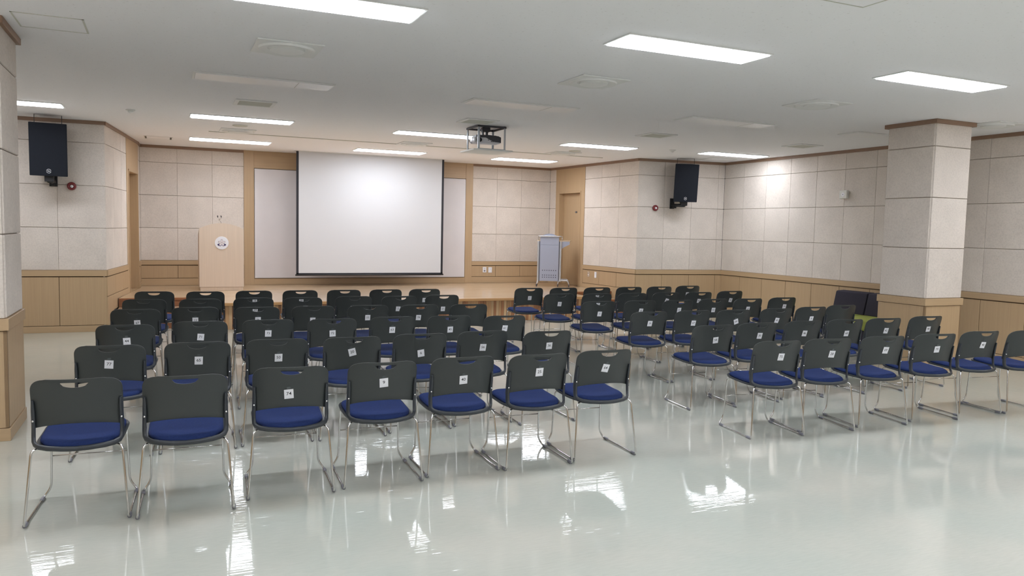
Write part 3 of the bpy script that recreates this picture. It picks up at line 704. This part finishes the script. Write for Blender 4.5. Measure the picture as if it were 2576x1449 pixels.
MB().box(-a, a, 0.0205, 0.075, 0.13, 0.95, 0.004).obj('cabinet', GREYM, lc)
MB().prism([(0.256, 0.955), (0.42, 0.955), (0.42, 0.90), (0.30, 0.835), (0.256, 0.80)], 'y', 0.03, 0.40).obj('shelf_bracket', GREYM, lc, loc=(0, 0, 0))
MB().prism([(-0.262, 0.03), (0.30, 0.03), (0.43, 0.12), (0.45, 0.30), (0.40, 0.46), (-0.262, 0.46)], 'z', 0.956, 0.976).obj('wood_top', BEECH, lc)
MB().tube(roundpath([(-0.235, 0.10, 0.976), (-0.235, 0.10, 1.062), (-0.235, -0.012, 1.062), (0.235, -0.012, 1.062), (0.265, 0.10, 1.058), (0.265, 0.12, 0.976)], 0.03, 5), 0.011, 10).obj('top_rail', TUBE, lc, True)
for y in (0.03, 0.42):
    pts = roundpath([(0.19, y, 0.054), (0.205, y, 0.135), (0.40, y, 0.135), (0.425, y, 0.054)], 0.05, 5)
    MB().tube(pts, 0.015, 10).obj('foot_tube', TUBE, lc, True)
    MB().tube([(-a-0.036, y, 0.14), (-a-0.040, y, 0.09), (-a-0.060, y, 0.054)], [0.018, 0.024, 0.014], 12).obj('foot_tube', TUBE, lc, True)
    for x in (-a-0.062, 0.19, 0.425):
        MB().lathe([(0.024, -0.01), (0.0265, -0.006), (0.0265, 0.006), (0.024, 0.01)], 18, (x, y, 0.027), 'x').obj('caster', PROJD, lc)
for s_ in (-1, 1):
    x0, x1 = sorted((s_*(a+0.022), s_*(a+0.050)))
    MB().box(x0, x1, 0.40, 0.44, 0.11, 0.955, 0.006).obj('rear_post', TUBE, lc)

# ================================================================== BENCH SEATS
def sofa(y, label):
    t = empty('low_sofa', (9.70, y, 0), -PI/2, label, 'sofa', 'low sofas along the right wall')
    # local: x along the wall, -y towards the room
    auto(MB().box(-0.30, 0.30, -0.62, 0.02, 0.26, 0.415, 0.025).obj('seat_cushion', LIME, t), 50)
    bk = MB().prism([(0.0, 0.416), (0.17, 0.40), (0.25, 0.735), (0.235, 0.755), (0.085, 0.745), (0.07, 0.73)], 'x', -0.298, 0.298).me('backrest', BENCHD)
    o = link('backrest', bk, t, loc=(0, -0.02, 0)); bv = o.modifiers.new('b', 'BEVEL'); bv.width = 0.018; bv.segments = 3; bk.polygons.foreach_set('use_smooth', [True]*len(bk.polygons))
    MB().box(-0.29, 0.29, -0.58, 0.14, 0.10, 0.258, 0.01).obj('base_frame', BENCHD, t)
    for sx in (-0.25, 0.25):
        for yy in (-0.53, 0.09): MB().lathe([(0.022, 0.0), (0.024, 0.01), (0.028, 0.099)], 14, (sx, yy, 0)).obj('leg', BLACKM, t)
sofa(8.74, 'dark-backed low sofa with lime green seat by the right wall, left of the column')
sofa(8.12, 'dark-backed low sofa with lime green seat, half hidden behind the square column')
# ================================================================== CHAIRS
def yback(x, z):
    d = 0.778-z
    return -(0.272-0.074*(1-0.9*d)*(min(1, abs(x)/0.217))**2-0.40*d+0.38*d*d)
def make_back():
    hw = 0.2165; xs = []
    R = 0.082; RZ = 0.070
    core = [-0.065*i/5 for i in range(5, 0, -1)]+[0.065*i/5 for i in range(6)]
    side = [0.075, 0.10, 0.118]+[hw-R+R*math.sin(PI/2*i/12)**0.85 for i in range(13)]
    xs = [-x for x in reversed(side)]+core+side
    zt_ = 0.778; V = []; cols = []
    for x in xs:
        ax = abs(x)
        zt = zt_-0.004*(ax/hw)**2
        if ax > hw-R: q = (ax-(hw-R))/R; zt = zt_-0.004-RZ*(1-max(0, 1-q**2.3)**(1/2.3))
        zb = 0.497+0.032*max(0, 1-(ax/hw)**2)**0.8
        hole = ax < 0.0655
        ht = zt-0.020; hb = ht-0.004-(0.024*math.sqrt(max(0, 1-(ax/0.065)**2)) if hole else 0)
        z = [zb+(hb-zb)*i/7 for i in range(8)]+[ht, zt]
        cols.append((hole, z))
    t = 0.0085; V = []; F = []
    nz = 10; n = len(xs)
    for side_ in (0, 1):
        for x, (h, z) in zip(xs, cols):
            for zz in z: V.append((x, yback(x, zz)+(t if side_ else 0), zz))
    off = n*nz
    def idx(s, i, j): return s*off+i*nz+j
    solid = set()
    for i in range(n-1):
        hole = cols[i][0] and cols[i+1][0]
        for j in range(nz-1):
            if hole and j == 7: continue
            solid.add((i, j))
            F.append((idx(0, i, j), idx(0, i+1, j), idx(0, i+1, j+1), idx(0, i, j+1)))
            F.append((idx(1, i, j), idx(1, i, j+1), idx(1, i+1, j+1), idx(1, i+1, j)))
    for (i, j) in solid:
        for (di, dj, a, b) in ((0, -1, (i, j), (i+1, j)), (0, 1, (i+1, j+1), (i, j+1)), (-1, 0, (i, j+1), (i, j)), (1, 0, (i+1, j), (i+1, j+1))):
            if (i+di, j+dj) not in solid:
                F.append((idx(0, *b), idx(0, *a), idx(1, *a), idx(1, *b)))
    me = mesh('backrest', V, F, PLASTIC)
    bm = bmesh.new(); bm.from_mesh(me); bmesh.ops.recalc_face_normals(bm, faces=bm.faces)
    es = [e for e in bm.edges if len(e.link_faces) == 2 and e.calc_face_angle(0) > 0.9]
    bmesh.ops.bevel(bm, geom=es, offset=0.0022, segments=2, affect='EDGES', profile=0.5)
    bm.to_mesh(me); bm.free(); auto(me, 60); return me
def seat_outline(a, n=48, inset=0.0):
    out = []
    for i in range(n):
        t = 2*PI*i/n; c, s = math.cos(t), math.sin(t)
        if s < 0: e = 2.5; ry = 0.245
        else: e = 5.5; ry = 0.250
        x = (0.212-inset)*math.copysign(abs(c)**(2/e), c)
        y = (ry-inset)*math.copysign(abs(s)**(2/e), s)
        x *= 0.985+(0.085*s if s > 0 else 0)
        out.append((x, y-0.012))
    return out
def seat_z(x, y):
    # low in the middle, rising to the front and a little to the back corner
    f = max(0, (y+0.02)/0.25); r = max(0, (-y-0.08)/0.17)
    return 0.414+0.020*f*f-0.004*r*r+0.006*(x/0.21)**2
def make_cushion():
    n = 48; o = seat_outline(0, n, 0.012)
    rings = [(0.0, 1.0), (0.35, 1.0), (0.62, 0.99), (0.82, 0.95), (0.93, 0.82), (0.985, 0.55), (1.0, 0.22), (0.985, 0.0)]
    V = [(0, -0.012, seat_z(0, -0.012)+0.032)]; F = []
    for r, h in rings[1:]:
        for x, y in o:
            X, Y = x*r, (y+0.012)*r-0.012; V.append((X, Y, seat_z(X, Y)+0.032*h))
    for i in range(n): F.append((0, 1+i, 1+(i+1) % n))
    for k in range(len(rings)-2):
        for i in range(n): F.append((1+k*n+i, 1+(k+1)*n+i, 1+(k+1)*n+(i+1) % n, 1+k*n+(i+1) % n))
    F.append(tuple(1+(len(rings)-2)*n+i for i in range(n))[::-1])
    mb = MB(); mb.add(V, F); return mb.me('seat_cushion', BLUE, True)
def make_shell():
    n = 48; mb = MB()
    o = seat_outline(0, n, 0.0)
    V = []; F = []
    rings = [(0.3, -0.004, 0), (0.7, -0.003, 0), (0.97, 0.000, 0), (1.0, 0.002, 0), (1.015, -0.004, 0), (1.0, -0.014, 0), (0.9, -0.016, 0), (0.5, -0.016, 0)]
    for r, dz, _ in rings:
        for x, y in o:
            X, Y = x*r, (y+0.012)*r-0.012; V.append((X, Y, seat_z(X, Y)+dz))
    F.append(tuple(range(n)))
    for k in range(len(rings)-1):
        for i in range(n): F.append((k*n+i, (k+1)*n+i, (k+1)*n+(i+1) % n, k*n+(i+1) % n))
    F.append(tuple((len(rings)-1)*n+i for i in range(n))[::-1])
    mb.add(V, F)
    # rear rim sweeping up into the two uprights: swept flattened section
    def sect(path, wfun):
        k = len(path); V = []; F = []
        for i, p in enumerate(path):
            p = Vector(p); t = (Vector(path[min(i+1, k-1)])-Vector(path[max(i-1, 0)])).normalized()
            out = Vector((p.x, p.y+0.02, 0)).normalized()
            out = (out-t*out.dot(t)).normalized(); b = t.cross(out).normalized()
            a_, b_ = wfun(i/(k-1))
            for j in range(10):
                q = p+out*math.cos(2*PI*j/10)*a_+b*math.sin(2*PI*j/10)*b_; V.append(q[:])
        for i in range(k-1):
            for j in range(10): F.append((i*10+j, i*10+(j+1) % 10, (i+1)*10+(j+1) % 10, (i+1)*10+j))
        F.append(tuple(range(10))[::-1]); F.append(tuple(range((k-1)*10, k*10))); mb.add(V, F)
    def up(z, dy): return (0.2065+0.002*(0.66-z)/0.2, yback(0.207, z)+dy, z)
    half = [up(0.655, -0.008), up(0.60, -0.009), up(0.55, -0.009), (0.2088, yback(0.207, 0.50)-0.009, 0.500), (0.2092, -0.151, 0.464), (0.208, -0.157, 0.437), (0.199, -0.174, 0.423), (0.176, -0.202, 0.416), (0.133, -0.231, 0.413), (0.070, -0.252, 0.411)]
    path = half+[(0, -0.259, 0.410)]+[(-x, y, z) for x, y, z in reversed(half)]
    def wf(t):
        u = abs(t-0.5)*2     # 1 at the tips, 0 at the middle of the rim
        return (0.0085+0.002*(1-u), 0.0125+0.003*math.sin(PI*u)) if u < 0.985 else (0.006, 0.009)
    sect(path, wf)
    return auto(mb.me('seat_shell', RIM), 60)
def make_leg(s):
    pts = [(s*0.150, 0.13, 0.398), (s*0.192, 0.212, 0.407), (s*0.203, 0.234, 0.065), (s*0.241, 0.238, 0.009), (s*0.245, -0.242, 0.009), (s*0.212, -0.196, 0.404), (s*0.150, -0.15, 0.394)]
    p = roundpath(pts, [0.02, 0.035, 0.03, 0.022, 0.025, 0.035, 0.02], 4, True)
    return MB().tube(p, 0.0062, 8, True).me('sled_leg', CHROME, True)
m_back, m_cush, m_shell = make_back(), make_cushion(), make_shell()
m_leg = {s: make_leg(s) for s in (-1, 1)}
m_bar = MB().tube([(-0.201, 0.229, 0.248), (0.201, 0.229, 0.248)], 0.0038, 8).me('crossbar', CHROME, True)
m_under = MB().tube([(-0.15, -0.02, 0.386), (0.15, -0.02, 0.386)], 0.0075, 8).me('seat_support', CHROME, True)
m_glide = auto(MB().box(-0.010, 0.010, -0.027, 0.027, 0.0003, 0.020, 0.005).me('glide', GLIDE), 40)
m_bolt = MB().lathe([(0.0055, 0.003), (0.0055, -0.002), (0.003, -0.004)], 12, (0, 0, 0), 'y').me('bolt', BOLT, True)
m_card = MB().box(-0.0265, 0.0265, -0.0012, 0.0, -0.030, 0.030).me('number_tag', CARD)
m_rule = MB().box(-0.021, 0.021, -0.0016, -0.0012, -0.0235, -0.0228).me('printed_rule', CARDEDGE)
m_tape = MB().box(-0.010, 0.010, -0.0004, 0.0006, 0.030, 0.048).me('tape', TAPE)
proto = empty('stacking_chair')
link('backrest', m_back, proto); link('seat_cushion', m_cush, proto); link('seat_shell', m_shell, proto)
for s in (-1, 1):
    g = link('sled_leg', m_leg[s], proto)
    link('glide', m_glide, g, (s*0.2414, 0.195, 0)); link('glide', m_glide, g, (s*0.2447, -0.205, 0))
    link('bolt', m_bolt, [c for c in proto.children if c.name.startswith('seat_shell')][0], (s*0.2075, yback(0.207, 0.545)-0.0190, 0.545))
link('crossbar', m_bar, proto); link('seat_support', m_under, proto)
def copy_tree(o, parent=None):
    c = o.copy(); COL.objects.link(c); c.parent = parent
    for ch in kids[o.name]: copy_tree(ch, c)
    return c
bpy.context.view_layer.update()
kids = {}
def reg(o):
    kids[o.name] = list(o.children)
    for c in o.children: reg(c)
reg(proto)
CH_ = [
    ('L', 0, 0, '', -0.421, 4.776, -3.5, None, 0),
    ('L', 0, 1, '', 0.103, 4.707, -2.3, None, 0),
    ('L', 0, 2, '74', 0.681, 4.795, -3.5, (-0.016, 0.612), -4),
    ('L', 0, 3, '9', 1.229, 4.797, -2.0, (-0.005, 0.645), -5),
    ('L', 0, 4, '40', 1.769, 4.831, -1.8, (-0.01, 0.623), -4),
    ('L', 0, 5, '25', 2.295, 4.788, -1.5, (-0.015, 0.653), -2),
    ('L', 0, 6, '64', 2.833, 4.82, -2.4, (-0.016, 0.645), 10),
    ('L', 1, 0, '77', -0.329, 5.942, -3.9, (-0.003, 0.645), 5),
    ('L', 1, 1, '65', 0.21, 5.939, -2.3, (0.005, 0.644), 2),
    ('L', 1, 2, '50', 0.747, 5.943, -2.4, (0.004, 0.637), 0),
    ('L', 1, 3, '20', 1.291, 5.907, -3.0, (-0.012, 0.662), -14),
    ('L', 1, 4, '6', 1.831, 5.943, -2.5, (-0.005, 0.619), -9),
    ('L', 1, 5, '56', 2.3723, 5.969, -2.4, (-0.016, 0.639), 2),
    ('L', 1, 6, '36', 2.8958, 5.834, -1.9, (-0.009, 0.65), -2),
    ('L', 2, 0, '44', -0.285, 7.046, -3.3, (0.013, 0.64), -2),
    ('L', 2, 1, '71', 0.275, 7.147, -2.4, (0.001, 0.64), 5),
    ('L', 2, 2, '73', 0.825, 7.136, -2.6, (-0.005, 0.653), 1),
    ('L', 2, 3, '72', 1.368, 7.073, -2.6, (-0.006, 0.642), -3),
    ('L', 2, 4, '63', 1.93, 7.1, -2.7, (-0.017, 0.652), 0),
    ('L', 2, 5, '45', 2.4737, 7.065, -2.7, (-0.007, 0.641), -2),
    ('L', 2, 6, '61', 2.9973, 6.951, -2.6, (-0.017, 0.651), 3),
    ('L', 3, 0, '67', -0.2482, 8.242, -3.6, (0.018, 0.641), -2),
    ('L', 3, 1, '13', 0.2752, 8.315, -2.5, (-0.001, 0.644), 0),
    ('L', 3, 2, '26', 0.844, 8.208, -2.4, (0.003, 0.645), 0),
    ('L', 3, 3, '7', 1.394, 8.194, -2.7, (-0.012, 0.627), 0),
    ('L', 3, 4, '55', 1.958, 8.167, -2.6, (-0.015, 0.643), 0),
    ('L', 3, 5, '78', 2.496, 8.097, -2.7, (-0.02, 0.637), 2),
    ('L', 3, 6, '', 3.052, 8.065, -2.6, None, 0),
    ('L', 4, 0, '52', -0.192, 9.244, -4.0, None, 0),
    ('L', 4, 1, '33', 0.356, 9.173, -2.6, None, 0),
    ('L', 4, 2, '24', 0.91, 9.215, -2.3, (0.013, 0.637), 0),
    ('L', 4, 3, '17', 1.442, 9.148, -2.5, (0.019, 0.65), 0),
    ('L', 4, 4, '12', 2.037, 9.21, -2.2, (-0.018, 0.631), 0),
    ('L', 4, 5, '2', 2.576, 9.15, -2.5, (-0.025, 0.62), 2),
    ('L', 4, 6, '21', 3.138, 9.206, -2.4, (-0.0, 0.597), 0),
    ('L', 5, 0, '', -0.106, 10.235, -4.0, None, 0),
    ('L', 5, 1, '', 0.45, 10.146, -2.6, None, 0),
    ('L', 5, 2, '18', 1.011, 10.173, -2.4, (0.005, 0.648), 0),
    ('L', 5, 3, '35', 1.568, 10.151, -2.5, (0.007, 0.64), 0),
    ('L', 5, 4, '', 2.119, 10.136, -2.6, None, 0),
    ('L', 5, 5, '', 2.669, 10.128, -2.5, None, 0),
    ('L', 5, 6, '14', 3.205, 10.123, -2.5, (-0.015, 0.624), 0),
    ('R', 0, 0, '75', 4.44, 4.821, -7.9, (0.001, 0.646), 2),
    ('R', 0, 1, '28', 4.975, 4.806, -10.7, (0.002, 0.646), 3),
    ('R', 0, 2, '69', 5.575, 4.79, -9.5, (-0.01, 0.654), 3),
    ('R', 0, 3, '70', 6.198, 4.772, -10.1, (-0.015, 0.636), -3),
    ('R', 0, 4, '48', 6.8098, 4.79, -7.7, (-0.011, 0.646), 4),
    ('R', 0, 5, '', 7.3332, 4.707, -6.5, None, 0),
    ('R', 1, 0, '58', 4.587, 5.796, -5.9, (-0.003, 0.635), -6),
    ('R', 1, 1, '30', 5.138, 5.837, -6.5, (-0.005, 0.65), 2),
    ('R', 1, 2, '46', 5.733, 5.857, -5.7, (-0.021, 0.649), 3),
    ('R', 1, 3, '68', 6.2853, 5.845, -7.8, (-0.013, 0.63), 0),
    ('R', 1, 4, '42', 6.8087, 5.826, -7.6, (-0.008, 0.643), 2),
    ('R', 1, 5, '98', 7.476, 5.857, -7.0, (-0.003, 0.633), -3),
    ('R', 2, 0, '39', 4.663, 6.94, -4.7, (-0.018, 0.647), 2),
    ('R', 2, 1, '67', 5.216, 6.924, -5.9, (-0.016, 0.637), 2),
    ('R', 2, 2, '66', 5.746, 6.884, -6.3, (-0.002, 0.643), -20),
    ('R', 2, 3, '60', 6.359, 6.895, -5.1, (-0.024, 0.638), 8),
    ('R', 2, 4, '8', 6.943, 6.957, -4.5, (-0.027, 0.633), 0),
    ('R', 2, 5, '', 7.533, 7.05, -6.4, None, 0),
    ('R', 3, 0, '3', 4.713, 8.065, -5.3, (-0.004, 0.623), 2),
    ('R', 3, 1, '4', 5.2977, 8.06, -5.1, (-0.016, 0.648), 4),
    ('R', 3, 2, '31', 5.8213, 8.015, -4.9, (-0.011, 0.65), -1),
    ('R', 3, 3, '53', 6.404, 8.065, -5.1, (-0.021, 0.632), 0),
    ('R', 3, 4, '19', 6.936, 8.021, -5.4, (-0.031, 0.64), 0),
    ('R', 3, 5, '59', 7.564, 8.07, -5.8, (-0.002, 0.653), 2),
    ('R', 4, 0, '11', 4.7352, 9.109, -5.2, (-0.014, 0.639), 2),
    ('R', 4, 1, '27', 5.2588, 9.031, -4.8, (-0.004, 0.636), 0),
    ('R', 4, 2, '', 5.817, 9.03, -6.2, None, 0),
    ('R', 4, 3, '43', 6.384, 9.055, -4.1, (-0.02, 0.667), 15),
    ('R', 4, 4, '47', 6.92, 9.024, -4.6, (-0.027, 0.65), 3),
    ('R', 4, 5, '62', 7.56, 9.121, -4.9, (-0.019, 0.64), 6),
    ('R', 5, 0, '5', 4.762, 10.09, -5.3, (-0.004, 0.628), -1),
    ('R', 5, 1, '23', 5.294, 10.041, -4.9, (-0.036, 0.607), 0),
    ('R', 5, 2, '16', 5.853, 10.034, -4.9, (-0.018, 0.65), 0),
    ('R', 5, 3, '', 6.409, 10.036, -4.6, None, 0),
    ('R', 5, 4, '', 6.968, 10.05, -4.3, None, 0),
    ('R', 5, 5, '29', 7.568, 10.136, -4.4, (-0.036, 0.641), 0),
]

ORD = ['nearest row', 'second nearest row', 'third nearest row', 'fourth nearest row', 'row second from the stage', 'row closest to the stage']
NTH = ['first', 'second', 'third', 'fourth', 'fifth', 'sixth', 'seventh']
READ = {('L', 0), ('L', 1), ('L', 2)}
CLEAR = {'78', '21', '75', '28', '69', '70', '58', '30', '46', '68', '42', '39', '67', '66', '60', '3', '53', '11', '5', '59'}
first = True
for side, row, k, num, x, y, th, lab, tilt in CH_:
    c = proto if first else copy_tree(proto)
    first = False
    c.location = (x, y, 0); c.rotation_euler = (0, 0, math.radians(th))
    blk = 'left block' if side == 'L' else 'right block'
    n = 7 if side == 'L' else 6
    pos = 'leftmost' if k == 0 else 'rightmost' if k == n-1 else NTH[k]+' from left'
    if num and lab and ((side, row) in READ or num in CLEAR):
        c['label'] = 'blue-seated charcoal chair tagged %s, %s, %s, %s' % (num, pos, ORD[row], blk)
    elif lab and num:
        c['label'] = 'charcoal chair, %s, %s, %s, tag hard to read' % (pos, ORD[row], blk)
    else:
        c['label'] = 'charcoal chair, no tag visible, %s, %s, %s' % (pos, ORD[row], blk)
    c['category'] = 'chair'; c['group'] = 'charcoal chairs with blue seats set out in rows'
    if lab:
        u, z = lab; z = min(0.66, max(0.60, z)); u = max(-0.035, min(0.035, u))
        a = math.atan(0.40-0.76*(0.778-0.64))
        cd_ = link('number_tag', m_card, c, (u, yback(u, z)-0.0018, z))
        cd_.rotation_euler = (Matrix.Rotation(a, 3, 'X') @ Matrix.Rotation(-math.radians(-tilt), 3, 'Y')).to_euler()
        link('printed_rule', m_rule, cd_)
        link('tape', m_tape, cd_)
        link('number', text_mesh(num, 0.030 if len(num) > 1 else 0.031, INK, 0.0001), cd_, (0, -0.0014, 0.002), (PI/2, 0, 0))
